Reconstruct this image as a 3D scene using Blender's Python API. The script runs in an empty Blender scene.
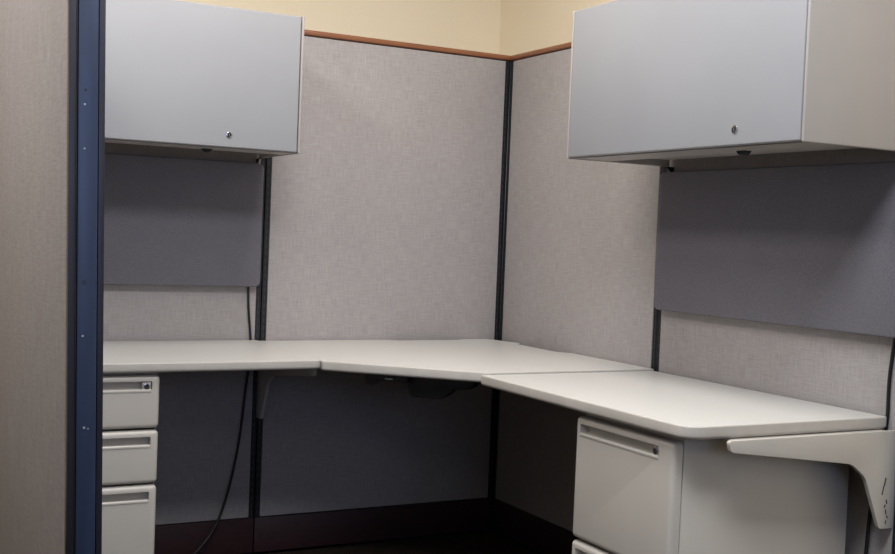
import bpy, bmesh, math
from mathutils import Vector, Matrix
C = bpy.context.scene.collection
PI = math.pi

# ------------------------------------------------------------------ materials
def srgb(c):
    return tuple(((v/255)/12.92 if v/255 <= .04045 else ((v/255+.055)/1.055)**2.4) for v in c)+(1,)

def mat(name, col, rough=.5, metal=0, spec=.5):
    m = bpy.data.materials.new(name); m.use_nodes = True
    b = m.node_tree.nodes['Principled BSDF']
    b.inputs['Base Color'].default_value = srgb(col)
    b.inputs['Roughness'].default_value = rough
    b.inputs['Metallic'].default_value = metal
    b.inputs['Specular IOR Level'].default_value = spec
    return m

def textured(name, stops, layers, rough=.5, bump=.0, bdist=.001, spec=.5, metal=0):
    """layers: list of (scale_xyz, weight, detail); noises summed -> colour ramp of two colours, and bump"""
    m = mat(name, stops[0], rough, metal, spec); nt = m.node_tree; N = nt.nodes; L = nt.links
    b = N['Principled BSDF']; tc = N.new('ShaderNodeTexCoord'); acc = None
    for sc, w, det in layers:
        mp = N.new('ShaderNodeMapping'); mp.inputs['Scale'].default_value = sc
        L.new(tc.outputs['Object'], mp.inputs['Vector'])
        nz = N.new('ShaderNodeTexNoise'); nz.inputs['Scale'].default_value = 1; nz.inputs['Detail'].default_value = det
        L.new(mp.outputs[0], nz.inputs['Vector'])
        mu = N.new('ShaderNodeMath'); mu.operation = 'MULTIPLY'; mu.inputs[1].default_value = w
        L.new(nz.outputs['Fac'], mu.inputs[0])
        if acc is None: acc = mu
        else:
            ad = N.new('ShaderNodeMath'); ad.operation = 'ADD'
            L.new(acc.outputs[0], ad.inputs[0]); L.new(mu.outputs[0], ad.inputs[1]); acc = ad
    r = N.new('ShaderNodeValToRGB')
    r.color_ramp.elements[0].position = .33; r.color_ramp.elements[1].position = .67
    r.color_ramp.elements[0].color = srgb(stops[0]); r.color_ramp.elements[1].color = srgb(stops[1])
    L.new(acc.outputs[0], r.inputs[0]); L.new(r.outputs[0], b.inputs['Base Color'])
    if bump:
        bp = N.new('ShaderNodeBump'); bp.inputs['Strength'].default_value = bump; bp.inputs['Distance'].default_value = bdist
        L.new(acc.outputs[0], bp.inputs['Height']); L.new(bp.outputs[0], b.inputs['Normal'])
    return m

M = {}
M['fabric'] = textured('woven_fabric', ((145,140,139),(173,168,167)),
    [((270,270,20),.38,2),((20,20,270),.34,2),((260,260,260),.20,1),((6,6,4),.08,2)], .95, .35, .001, .1)
M['tack'] = textured('tackboard_fabric', ((99,97,104),(114,112,119)),
    [((300,300,300),.85,2),((14,14,14),.15,3)], .95, .2, .001, .1)
M['black'] = textured('black_painted_metal', ((17,18,22),(34,36,42)), [((40,40,6),1,3)], .45)
M['slot'] = mat('slot_black', (5,5,6), .8)
M['slotedge'] = mat('standard_grey', (48,50,55), .45)
M['blue'] = textured('blue_painted_trim', ((33,43,66),(40,52,78)), [((60,60,8),.6,3),((6,6,3),.4,2)], .38)
M['bluedark'] = textured('dark_trim_edge', ((19,20,29),(27,29,39)), [((60,60,8),1,3)], .42)
M['scuff'] = mat('scuff_pale', (150,155,165), .6)
M['scuffd'] = mat('scuff_dark', (30,34,44), .7)
M['wood'] = textured('brown_wood_cap', ((122,76,50),(150,98,66)), [((12,12,160),.5,3),((3,3,60),.5,3)], .4)
M['base'] = textured('maroon_base_cover', ((42,22,24),(52,28,30)), [((30,30,60),1,3)], .55)
M['top'] = textured('grey_laminate', ((189,188,184),(201,200,196)), [((420,420,420),1,2)], .36, .04, .0004)
M['edge'] = textured('pvc_edge', ((172,168,162),(184,180,174)), [((9,9,40),.5,3),((30,30,30),.5,3)], .5)
M['paint'] = textured('grey_textured_paint', ((157,152,149),(164,159,156)), [((500,500,500),.6,1),((5,5,5),.4,2)], .42, .08, .0004)
M['door'] = textured('bin_door_paint', ((145,147,152),(151,153,158)), [((500,500,500),.5,1),((4,4,4),.5,2)], .45, .05, .0004)
M['ped'] = textured('pedestal_paint', ((182,178,171),(189,185,178)), [((420,420,420),.6,1),((6,6,6),.4,2)], .38, .05, .0004)
M['gap'] = mat('dark_gap', (22,22,24), .8)
M['chrome'] = mat('chrome', (200,200,205), .18, 1)
M['cable'] = mat('black_cable', (12,12,14), .5)
M['plastic'] = textured('black_plastic', ((10,10,11),(15,15,16)), [((60,60,60),1,2)], .5)
M['label'] = mat('silver_plate', (140,140,140), .35, .4)
M['wall'] = textured('cream_wall_paint', ((241,229,202),(246,234,210)), [((120,120,120),.5,2),((2,2,2),.5,2)], .85, .05, .001, .2)
M['wallgrey'] = textured('taupe_wall_paint', ((138,130,120),(146,138,128)), [((120,120,120),.5,2),((2,2,2),.5,2)], .85, .05, .001, .2)  # unseen walls given a darker tone to cut bounce light under the desks
M['ceil'] = textured('ceiling_tile', ((205,203,198),(222,220,215)), [((60,60,60),1,3)], .95, .2, .002, .1)
M['carpet'] = textured('dark_carpet', ((28,24,21),(66,57,48)), [((260,60,100),.5,2),((60,260,100),.3,2),((20,20,20),.2,3)], .98, .6, .003, .05)
def emit(name, col, s):
    m = bpy.data.materials.new(name); m.use_nodes = True; b = m.node_tree.nodes['Principled BSDF']
    b.inputs['Base Color'].default_value = srgb(col); b.inputs['Emission Color'].default_value = srgb(col)
    b.inputs['Emission Strength'].default_value = s; return m

# ------------------------------------------------------------------ helpers
def link(name, me, parent=None, loc=None):
    o = bpy.data.objects.new(name, me); C.objects.link(o)
    if parent: o.parent = parent
    if loc: o.location = loc
    return o
def thing(name, label, cat, loc=(0,0,0), rz=0, group=None):
    o = bpy.data.objects.new(name, None); C.objects.link(o); o.location = loc; o.rotation_euler = (0,0,rz)
    o.empty_display_size = .05; return tag(o, label, cat, group)
def tag(o, label, cat, group=None):
    o['label'] = label; o['category'] = cat
    if group: o['group'] = group
    return o
def struct(o): o['kind'] = 'structure'; return o
def box(bm, x0, x1, y0, y1, z0, z1, mi=0):
    x0,x1=sorted((x0,x1)); y0,y1=sorted((y0,y1)); z0,z1=sorted((z0,z1))
    v = [bm.verts.new(p) for p in ((x0,y0,z0),(x1,y0,z0),(x1,y1,z0),(x0,y1,z0),(x0,y0,z1),(x1,y0,z1),(x1,y1,z1),(x0,y1,z1))]
    for f in ((0,3,2,1),(4,5,6,7),(0,1,5,4),(1,2,6,5),(2,3,7,6),(3,0,4,7)):
        fa = bm.faces.new([v[i] for i in f]); fa.material_index = mi
    return v
def bevel(bm, off, seg=3, sel=None):
    bmesh.ops.recalc_face_normals(bm, faces=bm.faces[:]); bm.normal_update()
    es = [e for e in bm.edges if (sel(e) if sel else True) and len(e.link_faces)==2 and e.calc_face_angle(0) > .3]
    if es: bmesh.ops.bevel(bm, geom=es, offset=off, segments=seg, profile=.5, affect='EDGES', clamp_overlap=True)
def finish(bm, name, mats, parent=None, smooth=True):
    me = bpy.data.meshes.new(name)
    if smooth:
        for f in bm.faces: f.smooth = True
    bmesh.ops.recalc_face_normals(bm, faces=bm.faces[:])
    bm.to_mesh(me); bm.free()
    for m in (mats if isinstance(mats,(list,tuple)) else [mats]): me.materials.append(m)
    if smooth: me.set_sharp_from_angle(angle=math.radians(38))
    return link(name, me, parent)
def rbox(name, x0,x1,y0,y1,z0,z1, m, parent=None, r=.002, seg=2):
    bm = bmesh.new(); box(bm,x0,x1,y0,y1,z0,z1)
    if r: bevel(bm, r, seg)
    return finish(bm, name, m, parent)
def prism(bm, pts, h0, h1, axis='z', mi=0):
    def P(a,b,h): return {'z':(a,b,h),'y':(a,h,b),'x':(h,a,b)}[axis]
    lo = [bm.verts.new(P(a,b,h0)) for a,b in pts]; hi = [bm.verts.new(P(a,b,h1)) for a,b in pts]
    n = len(pts); fs = [bm.faces.new(lo[::-1]), bm.faces.new(hi)]
    for i in range(n): fs.append(bm.faces.new((lo[i],lo[(i+1)%n],hi[(i+1)%n],hi[i])))
    for f in fs: f.material_index = mi
    return fs
def rounded(pts, radii, n=6):
    """round the corners of a polygon"""
    out = []; N = len(pts)
    for i,p in enumerate(pts):
        r = radii[i] if isinstance(radii,(list,tuple)) else radii
        a = Vector(pts[i-1]); b = Vector(p); c = Vector(pts[(i+1)%N])
        if r <= 0: out.append(tuple(b)); continue
        u = (a-b).normalized(); v = (c-b).normalized(); ang = u.angle(v)
        d = min(r/math.tan(ang/2), (a-b).length*.49, (c-b).length*.49)
        p0 = b+u*d; p1 = b+v*d
        for k in range(n+1):
            t = k/n; out.append(tuple((1-t)**2*p0+2*t*(1-t)*b+t*t*p1))
    return out
def cyl(bm, c, axis, r, h, seg=24, mi=0, r2=None):
    rot = {'z':Matrix(), 'y':Matrix.Rotation(PI/2,4,'X'), 'x':Matrix.Rotation(PI/2,4,'Y')}[axis]
    g = bmesh.ops.create_cone(bm, cap_ends=True, segments=seg, radius1=r, radius2=(r if r2 is None else r2), depth=h,
                              matrix=Matrix.Translation(c)@rot)
    for v in g['verts']:
        for f in v.link_faces: f.material_index = mi
def cut(o, cutter):
    md = o.modifiers.new('cut','BOOLEAN'); md.operation = 'DIFFERENCE'; md.object = cutter; md.solver = 'EXACT'
    bpy.context.view_layer.update(); dg = bpy.context.evaluated_depsgraph_get()
    me = bpy.data.meshes.new_from_object(o.evaluated_get(dg)); o.modifiers.clear(); o.data = me
    bpy.data.objects.remove(cutter)
    me.set_sharp_from_angle(angle=math.radians(38))
def tube(name, pts, r, m, parent=None):
    cu = bpy.data.curves.new(name,'CURVE'); cu.dimensions='3D'; cu.bevel_depth = r; cu.bevel_resolution = 4; cu.use_fill_caps = True
    s = cu.splines.new('NURBS'); s.points.add(len(pts)-1); s.use_endpoint_u = True; s.order_u = 4; s.resolution_u = 8
    for q,p in zip(s.points,pts): q.co = (*p,1)
    t = bpy.data.objects.new('tmp',cu); C.objects.link(t); bpy.context.view_layer.update()
    me = bpy.data.meshes.new_from_object(t.evaluated_get(bpy.context.evaluated_depsgraph_get()))
    bpy.data.objects.remove(t); me.name = name; me.materials.clear(); me.materials.append(m)
    for f in me.polygons: f.use_smooth = True
    return link(name, me, parent)

# ------------------------------------------------------------------ dimensions (metres)
MOD = .9365          # panel module
MODL = .943
H = 1.807            # top of wood cap
T = .054             # panel thickness
HB = .131            # base cover height
ZD = .737; TD = .031 # desk top
BZ0, BZ1, BD = 1.356, 1.776, .382   # overhead bins
TK0, TK1 = .925, 1.339              # tackboards

# ------------------------------------------------------------------ room
XR, YB, XL, YF, ZC = .20, .433, -3.9, -7.2, 2.75
def slab(name, *a, m): 
    bm = bmesh.new(); box(bm,*a); return struct(finish(bm,name,m,smooth=False))
slab('floor', XL-.1,XR+.1,YF-.1,YB+.1,-.1,0, m=M['carpet'])
slab('ceiling', XL-.1,XR+.1,YF-.1,YB+.1,ZC,ZC+.1, m=M['ceil'])
slab('wall_back', XL-.1,XR+.1,YB,YB+.1,0,ZC, m=M['wall'])
slab('wall_right', XR,XR+.1,YF-.1,YB,0,ZC, m=M['wall'])
slab('wall_left', XL-.1,XL,YF-.1,YB,0,ZC, m=M['wallgrey'])
slab('wall_front', XL,XR,YF-.1,YF,0,ZC, m=M['wallgrey'])

# ------------------------------------------------------------------ partition panels
def panel(label, loc, rz, length, m0=.020):
    """local x runs along the panel 0..length, the inner face is y = 0, thickness towards +y"""
    t = thing('partition_panel', label, 'partition', loc, rz)
    L = length
    rbox('frame', .0015, L-.0015, .004, T-.004, .02, H-.020, M['black'], t, .001, 1)
    bm = bmesh.new()
    for y0,y1 in ((0,.02),(T-.02,T)): box(bm, .020 if y0<.01 else m0, L-.020, y0, y1, HB+.004, H-.0225)
    bevel(bm,.0025,2); finish(bm,'fabric_tile',M['fabric'],t)
    # slotted steel standards along both edges, on both faces
    for x0,x1 in ((.003,.018),(L-.018,L-.003)):
        bm = bmesh.new(); xm=(x0+x1)/2
        box(bm, x0, x0+.0035, .0022,.006, HB, H-.0205, 0); box(bm, x1-.0035, x1, .0022,.006, HB, H-.0205, 0)
        z = HB+.01
        while z < H-.06:
            box(bm, xm-.0022, xm+.0022, .0030,.0045, z, z+.016, 1); z += .0254
        finish(bm,'slotted_standard',[M['black'],M['slotedge']],t,smooth=False)
    bm = bmesh.new()
    box(bm,.002,L-.002,-.001,T+.001,.012,HB)
    bevel(bm,.002,2); finish(bm,'base_cover',M['base'],t)
    bm = bmesh.new(); box(bm,-.0005,L+.0005,-.004,T+.004,H-.019,H); bevel(bm,.006,4)
    finish(bm,'top_cap',M['wood'],t)
    return t
# back run (faces -y): local x from right to left would flip the inside; place with rz=0 from the left end
panel('grey fabric partition panel between the dark corner post and the left overhead bin', (-MODL,0,0), 0, MODL)
panel('grey fabric partition panel behind the left overhead bin and left tackboard', (-2*MOD+.027,0,0), 0, 2*MOD-.027-MODL)
# right run (faces -x): rotate by -90deg: local x -> -y, local +y -> +x
panel('narrow visible grey fabric panel right of the corner, left of the right bin', (0,0,0), -PI/2, MOD)
panel('grey fabric panel behind the right overhead bin and right tackboard', (0,-MOD,0), -PI/2, MOD)
# left side run: inner face at x = -2*MOD+T/2 faces +x: rotate +90: local x -> +y, local +y -> -x
side=panel('grey fabric side partition in left foreground, behind the blue end trim', (-2*MOD+T/2,-2*MOD+.004,0), PI/2, 2*MOD-.006, .0025)
# corner post
def post(name, label, x0,x1,y0,y1):
    t = thing(name,label,'partition post',((x0+x1)/2,(y0+y1)/2,0))
    w=(x1-x0)/2; d=(y1-y0)/2
    rbox('core',-w,w,-d,d,.0,H-.020,M['black'],t,.002,1)
    bm=bmesh.new(); box(bm,-w-.003,w+.003,-d-.003,d+.003,H-.0192,H+.0005); bevel(bm,.005,3)
    finish(bm,'post_cap',M['wood'],t); return t
post('corner_post','black corner post where the two grey fabric runs meet',.001,T,.001,T)

# end trims
def end_trim(label, xc, y, seen):
    t = thing('panel_end_trim', label, 'end trim', (xc,y,0), 0)
    w = T/2
    bm=bmesh.new()
    box(bm,-w,-w+.0118,-.016,0,.01,H-.002); box(bm,w-.0095,w,-.016,0,.01,H-.002)
    box(bm,-w+.0105,-w+.0118,-.0172,-.0155,.01,H-.002)
    bevel(bm,.0015,2); finish(bm,'trim_edge',M['bluedark'],t)
    bm=bmesh.new(); box(bm,-w+.0130,w-.0105,-.0175,-.001,.01,H-.002); bevel(bm,.002,2)
    finish(bm,'face_strip',M['blue'],t)
    bm=bmesh.new(); box(bm,-w-.002,w+.002,-.019,0,H-.0015,H+.006); bevel(bm,.002,2); finish(bm,'end_cap',M['wood'],t)
    if seen:
        bm=bmesh.new()
        for x,z,r,mi in seen:
            cyl(bm,(x,-.0177,z),'y',r,.0008,12,mi)
        finish(bm,'scuff_marks',[M['scuff'],M['scuffd']],t)
    return t
lean=end_trim('blue metal end trim with dark edges standing at left foreground', -2*MOD+.020, -2*MOD-.0+.002,
    [(-.004,1.303,.0016,0),(-.003,1.325,.0022,1),(-.005,.944,.0016,0),(-.003,1.028,.0032,1),(-.004,1.235,.0014,0),(-.002,.80,.0018,0),(.004,.798,.0012,0)])
side.location.x+=.020
for o_ in (lean,side): o_.matrix_basis=Matrix.Translation(o_.location)@Matrix.Rotation(-.0215,4,'Y')@o_.rotation_euler.to_matrix().to_4x4()
end_trim('blue end trim at the right run end, just outside the worktop bracket', T/2, -2*MOD, None)

# ------------------------------------------------------------------ overhead bins (local: x 0..L along wall, y=0 wall, front at -BD)
def overhead_bin(label, loc, rz, L, lockx, latchx):
    e = .0085; t = thing('overhead_bin', label, 'overhead storage bin', loc, rz, 'overhead storage bins')
    for x0,x1 in ((0,e),(L-e,L)):
        rbox('end_panel',x0,x1,-BD,-.012,BZ0,BZ1,M['paint'],t,.0035,3)
    rbox('top_panel',e+.0004,L-e-.0004,-BD+.006,-.012,BZ1-.020,BZ1-.004,M['paint'],t,.001,1)
    rbox('back_panel',e+.0004,L-e-.0004,-.024,-.012,BZ0+.03,BZ1-.021,M['paint'],t,0)
    # bottom: front channel, then a recessed pan
    bm=bmesh.new()
    prism(bm,[(-BD+.027,BZ0+.002),(-.235,BZ0+.002),(-.232,BZ0+.020),(-.025,BZ0+.020),(-.025,BZ0+.028),(-BD+.027,BZ0+.028)],e+.0004,L-e-.0004,'x')
    finish(bm,'bottom_panel',M['paint'],t)
    bm=bmesh.new(); box(bm,e+.003,L-e-.003,-BD,-BD+.019,BZ0+.004,BZ1-.002); bevel(bm,.003,3)
    dr=finish(bm,'door',M['door'],t)
    bm=bmesh.new(); cyl(bm,(lockx,-BD-.001,BZ0+.041),'y',.0095,.0036,28); bevel(bm,.0008,2)
    cyl(bm,(lockx,-BD-.0020,BZ0+.041),'y',.0066,.0026,20,1); box(bm,lockx-.0008,lockx+.0008,-BD-.0036,-BD-.003,BZ0+.037,BZ0+.045,2)
    finish(bm,'lock',[M['chrome'],M['gap'],M['chrome']],dr)
    # latch hanging under the front channel
    bm=bmesh.new(); prism(bm,[(latchx-.016,BZ0+.002),(latchx+.016,BZ0+.002),(latchx+.011,BZ0-.004),(latchx+.005,BZ0-.009),(latchx-.005,BZ0-.009),(latchx-.011,BZ0-.004)],-.285,-.262,'y'); bevel(bm,.001,1)
    finish(bm,'latch',M['plastic'],t)
    # hanging hooks into the slotted standards
    for x in (.012,L-.012):
        bm=bmesh.new(); prism(bm,[(-.001,BZ0-.0155),(-.014,BZ0-.0155),(-.024,BZ0-.004),(-.050,BZ0-.0005),(-.001,BZ0-.0005)],x-.0025,x+.0025,'x')
        finish(bm,'mounting_hook',M['black'],t)
    return t

XIN = -2*MOD+T/2+.003        # just inside the left side partition
overhead_bin('pale bluish-grey overhead bin on the left run, beside the blue end trim', (XIN,0,0), 0, -.966-XIN, -1.193-XIN, -1.228-XIN)
overhead_bin('grey overhead bin on the right run with its end panel in view', (0,-.972,0), -PI/2, .916, 1.671-.972, 1.585-.972)

# ------------------------------------------------------------------ tackboards
def tackboard(label, loc, rz, L, tacks):
    t = thing('tackboard', label, 'tackboard', loc, rz, 'fabric tackboards')
    bm=bmesh.new(); prism(bm, rounded([(0,TK0),(L,TK0),(L,TK1),(0,TK1)],.022,6), -.036,-.014,'y'); bevel(bm,.004,3)
    finish(bm,'board',M['tack'],t)
    for x in (.05,L-.05):
        rbox('mounting_clip',x-.015,x+.015,-.0138,-.001,TK1-.06,TK1-.02,M['black'],t,.001,1)
    return t
tackboard('dark grey fabric tackboard under the left overhead bin', (XIN+.005,0,0), 0, -.962-XIN-.005, [])
tackboard('dark grey fabric tackboard under the right overhead bin', (0,-.962,0), -PI/2, .915, [])

# ------------------------------------------------------------------ worktops
def worktop(label, pts, radii, ZD=ZD, TD=TD):
    n=len(pts); V=[Vector(p) for p in pts]
    area=sum(V[i-1].x*V[i].y-V[i].x*V[i-1].y for i in range(n)); sg=1 if area>0 else -1
    def inset(d):
        q=[]; rr=[]
        for i in range(n):
            a,b,c=V[i-1],V[i],V[(i+1)%n]; u=(b-a).normalized(); v=(c-b).normalized()
            nu=Vector((-u.y,u.x))*sg; nv=Vector((-v.y,v.x))*sg
            k=1+nu.dot(nv); q.append(tuple(b+(nu+nv)*(d/k)))
            convex=(u.x*v.y-u.y*v.x)*sg>0
            rr.append(max(radii[i]-d,.0006) if convex else radii[i]+d)
        return rounded(q,rr,8)
    r=.0095; rt_=.003; rings=[]
    for k in range(7): a_=k/6*PI/2; rings.append((r*(1-math.sin(a_)), ZD-TD+r*(1-math.cos(a_))))
    for k in range(7): a_=k/6*PI/2; rings.append((rt_*(1-math.cos(a_)), ZD-rt_*(1-math.sin(a_))))
    bm=bmesh.new(); prev=None; first=None
    for d,z in rings:
        cur=[bm.verts.new((x,y,z)) for x,y in inset(d)]
        if prev:
            for i in range(len(cur)):
                f=bm.faces.new((prev[i],prev[(i+1)%len(cur)],cur[(i+1)%len(cur)],cur[i])); f.material_index=1
        else: first=cur
        prev=cur
    f=bm.faces.new(first[::-1]); f.material_index=1
    f=bm.faces.new(prev); f.material_index=0
    o=finish(bm,'worktop',[M['top'],M['edge']])
    # origin at base
    c=Vector((sum(p[0] for p in pts)/len(pts),sum(p[1] for p in pts)/len(pts),ZD-TD)); o.data.transform(Matrix.Translation(-c)); o.location=c
    return tag(o,label,'worktop','worktops around the cubicle')
G=.006
worktop('straight light grey worktop on the left over the three-drawer pedestal',[(XIN+.010,-.611),(-.9600,-.611),(-.9600,-.012),(XIN+.010,-.012)],[.004,.024,.006,.004],ZD+.007,.027)
worktop('angled corner worktop with cable notches in its back edges',
    [(-.9585,-G),(-.9585,-.600),(-.592,-.9440),(-G,-.9440),(-G,-.50),(-.040,-.455),(-.040,-.200),(-.018,-.180),(-G,-.165),(-.055,-G),(-.165,-G),(-.200,-.034),(-.440,-.034),(-.475,-G)],
    [.004,.022,.012,.004,.02,.02,.015,.006,.005,.01,.01,.015,.015,.02],ZD+.004,.030)
worktop('straight light grey worktop on the right over the file pedestal, rounded front corner',[(-.012,-.9500),(-.620,-.9500),(-.617,-1.836),(-.012,-1.836)],[.004,.005,.055,.012],ZD-.001,.0295)

# ------------------------------------------------------------------ cantilever brackets (local: y=0 wall, arm toward -y, x thickness)
def bracket(label, loc, rz, flange):
    t=thing('cantilever_bracket',label,'worktop bracket',loc,rz,'cantilever brackets')
    prof=[(-.002,.706),(-.002,.473),(-.046,.475),(-.100,.600),(-.146,.634),(-.512,.680),(-.520,.706)]
    bm=bmesh.new(); prism(bm,rounded(prof,[0,.004,.010,.05,.06,.010,.008],7),-.002,.009,'x'); bevel(bm,.002,3)
    o=finish(bm,'arm',M['ped'],t)
    bm=bmesh.new(); box(bm,.010 if flange>0 else -.030,.040 if flange>0 else -.003,-.50,-.03,.702,.7055); finish(bm,'top_flange',M['ped'],t,smooth=False)
    sx=-.0024
    bm=bmesh.new()
    for (y,z,w,h,a) in ((-.034,.586,.0035,.020,-.22),(-.040,.566,.003,.022,-.2),(-.026,.538,.003,.010,.3),(-.031,.528,.003,.008,-.4),(-.027,.514,.003,.012,.2),(-.022,.502,.003,.008,.5),(-.026,.490,.0025,.008,-.3)):
        vs=box(bm,sx-.0003,sx+.0005,-w/2,w/2,-h/2,h/2)
        for v in vs: v.co=Matrix.Translation((0,y,z))@Matrix.Rotation(a,4,'X')@v.co
    if flange>0: finish(bm,'chipped_paint',M['gap'],t,smooth=False)
    else: bm.free()
    return t
# right: visible face looks toward -y.  rotate -90: local x -> -y, so mirror by using +90 about a flipped profile
def mirror_y(t):
    for ch in t.children:
        ch.data.transform(Matrix.Scale(-1,4,(0,1,0))); ch.data.flip_normals()
br=bracket('grey cantilever bracket under the near end of the right worktop',(0,-1.853,0),PI/2,1)   # local x -> +y, local y -> -x
mirror_y(br)
bracket('grey bracket in shade under the left and corner worktop joint',(-.948,0,.0048),0,-1)

# ------------------------------------------------------------------ pedestals (local: x width 0..W, front toward -y at y=0)
def drawer(t, W, z0, z1, lock, hx0=.020, hx1=.062, fw=None):
    bm=bmesh.new(); box(bm,0,W,-.026,0,z0,z1); bevel(bm,.012,6,lambda e: min(v.co.y for v in e.verts)<-.02 or abs(e.verts[0].co.y-e.verts[1].co.y)>.01)
    d=finish(bm,'drawer',M['ped'],t)
    zr1=z1-.017; zr0=zr1-.026
    c=bmesh.new(); prism(c,rounded([(hx0,zr0),(W-hx1,zr0),(W-hx1,zr1),(hx0,zr1)],.005,4),-.05,-.0025,'y')
    # sloped chamfer around the recess mouth
    me=bpy.data.meshes.new('c'); bmesh.ops.recalc_face_normals(c,faces=c.faces[:]); c.to_mesh(me); c.free(); co=link('c',me); co.parent=t
    d.data.polygons[0].use_smooth
    cut(d,co)
    # raised pull lip under the recess and shadowed finger grip above
    bm=bmesh.new(); prism(bm,[(-.0275,zr0-.004),(-.0275,zr0+.001),(-.0245,zr0+.0045),(-.012,zr0+.002),(-.012,zr0-.004)],hx0+.002,W-hx1-.002,'x'); bevel(bm,.0008,2)
    finish(bm,'pull_lip',M['ped'],d)
    if lock:
        x=W-hx1-.014; z=(zr0+zr1)/2
        bm=bmesh.new(); box(bm,x-.012,x+.012,-.022,-.0055,zr0+.001,zr1-.001); bevel(bm,.003,2); finish(bm,'lock_housing',M['ped'],d)
        bm=bmesh.new(); cyl(bm,(x,-.0235,z),'y',.0088,.005,28); bevel(bm,.0008,2); cyl(bm,(x,-.0255,z),'y',.006,.0022,20,1); box(bm,x-.0007,x+.0007,-.0270,-.0262,z-.004,z+.004,2)
        finish(bm,'lock',[M['chrome'],M['slotedge'],M['gap']],d)
    return d
def pedestal(label, loc, rz, W, dep, fronts, hx, ztop):
    t=thing('drawer_pedestal',label,'drawer unit',loc,rz)
    bm=bmesh.new(); box(bm,.0015,W-.0015,.0040,dep,.045,ztop); bevel(bm,.002,2); body=finish(bm,'body',M['ped'],t)
    rbox('plinth',.01,W-.01,.03,dep-.01,.002,.044,M['black'],t,.001,1)
    bm=bmesh.new(); box(bm,.0045,W-.0045,.0002,.0038,.05,.684); finish(bm,'gasket',M['gap'],t,smooth=False)
    for i,(z0,z1) in enumerate(fronts): drawer(t,W,z0,z1,i==0,hx,.022 if hx<.02 else .050)
    return t
pedestal('light grey three-drawer pedestal with lock under the left worktop',(-1.820,-.567,0),0,.392,.53,[(.562,.709),(.410,.556),(.090,.404)],.0199,.7125)
pedestal('light grey two-drawer file pedestal with lock under the right worktop',(-.567,-1.384,0),-PI/2,.378,.518,[(.388,.690),(.090,.381)],.020,.7)

# ------------------------------------------------------------------ cables
tag(tube('power_cable',[(-.994,-.007,.99),(-.994,-.007,.93),(-.993,-.007,.86),(-.982,-.006,.78),(-.977,-.006,.72),(-.981,-.006,.66),(-.995,-.012,.56),(-1.003,-.015,.46),(-1.02,-.018,.34),(-1.047,-.02,.22),(-1.08,-.03,.13),(-1.13,-.05,.07),(-1.20,-.08,.02),(-1.30,-.12,.006),(-1.39,-.1,.006)],.0040,M['cable']),
    'black power cable hanging from the left tackboard down behind the worktop to the floor','cable')
tag(tube('power_cable',[(-.007,-1.850,1.10),(-.007,-1.846,1.0),(-.007,-1.838,.92),(-.007,-1.829,.85),(-.006,-1.826,.79),(-.006,-1.829,.74),(-.006,-1.822,.68),(-.007,-1.806,.60),(-.010,-1.797,.52),(-.012,-1.792,.44),(-.012,-1.79,.36),(-.014,-1.79,.2),(-.03,-1.80,.05),(-.10,-1.82,.006)],.0044,M['cable']),
    'black power cable at far right, running down beside the worktop bracket','cable')

# ------------------------------------------------------------------ keyboard arm under the corner worktop (local x along the diagonal edge, y inward)
A=Vector((-.9595,-.598,0)); Bv=Vector((-.600,-.9475,0)); dv=(Bv-A); ka=math.atan2(dv.y,dv.x); LD=dv.length
t=thing('keyboard_arm','black keyboard tray arm mounted beneath the corner worktop','keyboard arm',(A.x,A.y,0),ka)
zt=.7107
bm=bmesh.new(); prism(bm,[(.125,zt),(.125,zt-.034),(.148,zt-.034),(.172,zt-.020),(.215,zt-.018),(.255,zt-.022),(.258,zt)],.035,.055,'y'); bevel(bm,.0015,2); finish(bm,'front_flange',M['plastic'],t)
bm=bmesh.new(); prism(bm,[(.240,zt-.001),(.247,zt-.026),(.255,zt-.056),(.270,zt-.064),(.352,zt-.064),(.370,zt-.050),(.388,zt-.034),(.440,zt-.028),(.460,zt-.001)],.060,.150,'y'); bevel(bm,.003,2); finish(bm,'mechanism',M['plastic'],t)
rbox('track',.20,.34,.151,.50,zt-.014,zt,M['plastic'],t,.002,2)
bm=bmesh.new(); box(bm,.188,.212,.0335,.0348,zt-.0150,zt-.0100); finish(bm,'silver_plate',M['label'],t,smooth=False)

# ------------------------------------------------------------------ lamps: recessed ceiling troffers and a window in the front wall
def troffer(x,y,W,D,power,col,label):
    t=thing('ceiling_light',label,'ceiling light',(x,y,ZC-.03),0,'recessed ceiling troffers')
    bm=bmesh.new()
    for a in ((-W/2-.02,W/2+.02,-D/2-.02,-D/2),(-W/2-.02,W/2+.02,D/2,D/2+.02),(-W/2-.02,-W/2,-D/2,D/2),(W/2,W/2+.02,-D/2,D/2)): box(bm,*a,0,.0295)
    finish(bm,'frame',M['ceil'],t,smooth=False)
    bm=bmesh.new(); box(bm,-W/2+.001,W/2-.001,-D/2+.001,D/2-.001,.012,.016); finish(bm,'diffuser',emit('diffuser',(255,244,228),2.0),t,smooth=False)
    l=bpy.data.lights.new('troffer_lamp','AREA'); l.shape='RECTANGLE'; l.size=W; l.size_y=D; l.energy=power; l.color=col
    o=bpy.data.objects.new('troffer_lamp',l); C.objects.link(o); o.location=(x,y,ZC-.035)
WARM=(1,.945,.90); NEU=(.93,.96,1)
troffer(-1.45,-2.70,1.2,.6,48,NEU,'recessed ceiling troffer nearest above the cubicle opening')
troffer(-2.62,-1.55,.6,1.2,29,WARM,'recessed ceiling troffer beyond the left side partition')
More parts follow.
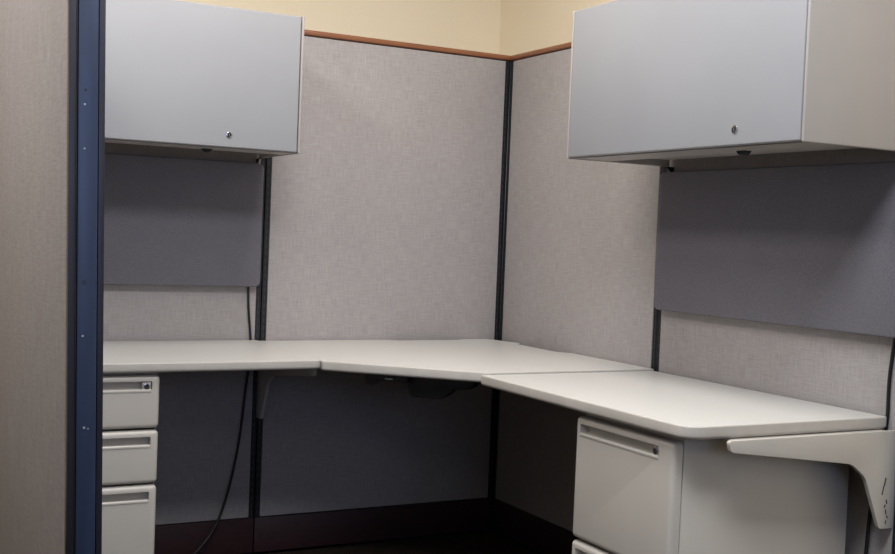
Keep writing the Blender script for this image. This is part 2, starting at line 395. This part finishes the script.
troffer(-1.00,-1.20,.6,.6,22,WARM,'square recessed ceiling light straight above the desks')
troffer(-2.90,-5.00,.6,1.2,7,NEU,'recessed ceiling troffer behind and left of the viewer')
bm=bmesh.new()
for a in ((-3.3,-.9,1.15,1.2),(-3.3,-.9,2.55,2.6),(-3.3,-3.25,1.2,2.55),(-.95,-.9,1.2,2.55),(-2.13,-2.07,1.2,2.55)): box(bm,a[0],a[1],YF+.001,YF+.05,a[2],a[3])
struct(finish(bm,'window_1',M['paint'],smooth=False))
l=bpy.data.lights.new('window_daylight','AREA'); l.shape='RECTANGLE'; l.size=2.3; l.size_y=1.35; l.energy=27; l.color=(.48,.62,1.0)
o=bpy.data.objects.new('window_daylight',l); C.objects.link(o); o.location=(-2.1,YF+.06,1.875); o.rotation_euler=(PI/2,0,0)

w=bpy.data.worlds.new('World'); bpy.context.scene.world=w; w.use_nodes=True
w.node_tree.nodes['Background'].inputs[0].default_value=(.8,.85,1,1); w.node_tree.nodes['Background'].inputs[1].default_value=.05

# ------------------------------------------------------------------ camera
cam=bpy.data.cameras.new('Camera'); co=bpy.data.objects.new('Camera',cam); C.objects.link(co)
cam.sensor_width=36; cam.sensor_fit='HORIZONTAL'; cam.lens=1145.24*36/895; cam.clip_start=.05
yaw,pit,rol=[math.radians(v) for v in (-28.0757,-2.0665,2.3107)]
f=Vector((-math.sin(yaw)*math.cos(pit),math.cos(yaw)*math.cos(pit),math.sin(pit)))
r=f.cross(Vector((0,0,1))).normalized(); u=r.cross(f); c_,s_=math.cos(rol),math.sin(rol)
r2=c_*r+s_*u; u2=-s_*r+c_*u
co.matrix_world=Matrix(((r2.x,u2.x,-f.x,-2.2174),(r2.y,u2.y,-f.y,-3.7225),(r2.z,u2.z,-f.z,1.1226),(0,0,0,1)))
sc=bpy.context.scene; sc.camera=co
sc.view_settings.view_transform='Standard'; sc.view_settings.look='None'; sc.view_settings.gamma=1; sc.view_settings.use_curve_mapping=False
sc.view_settings.exposure=0.25
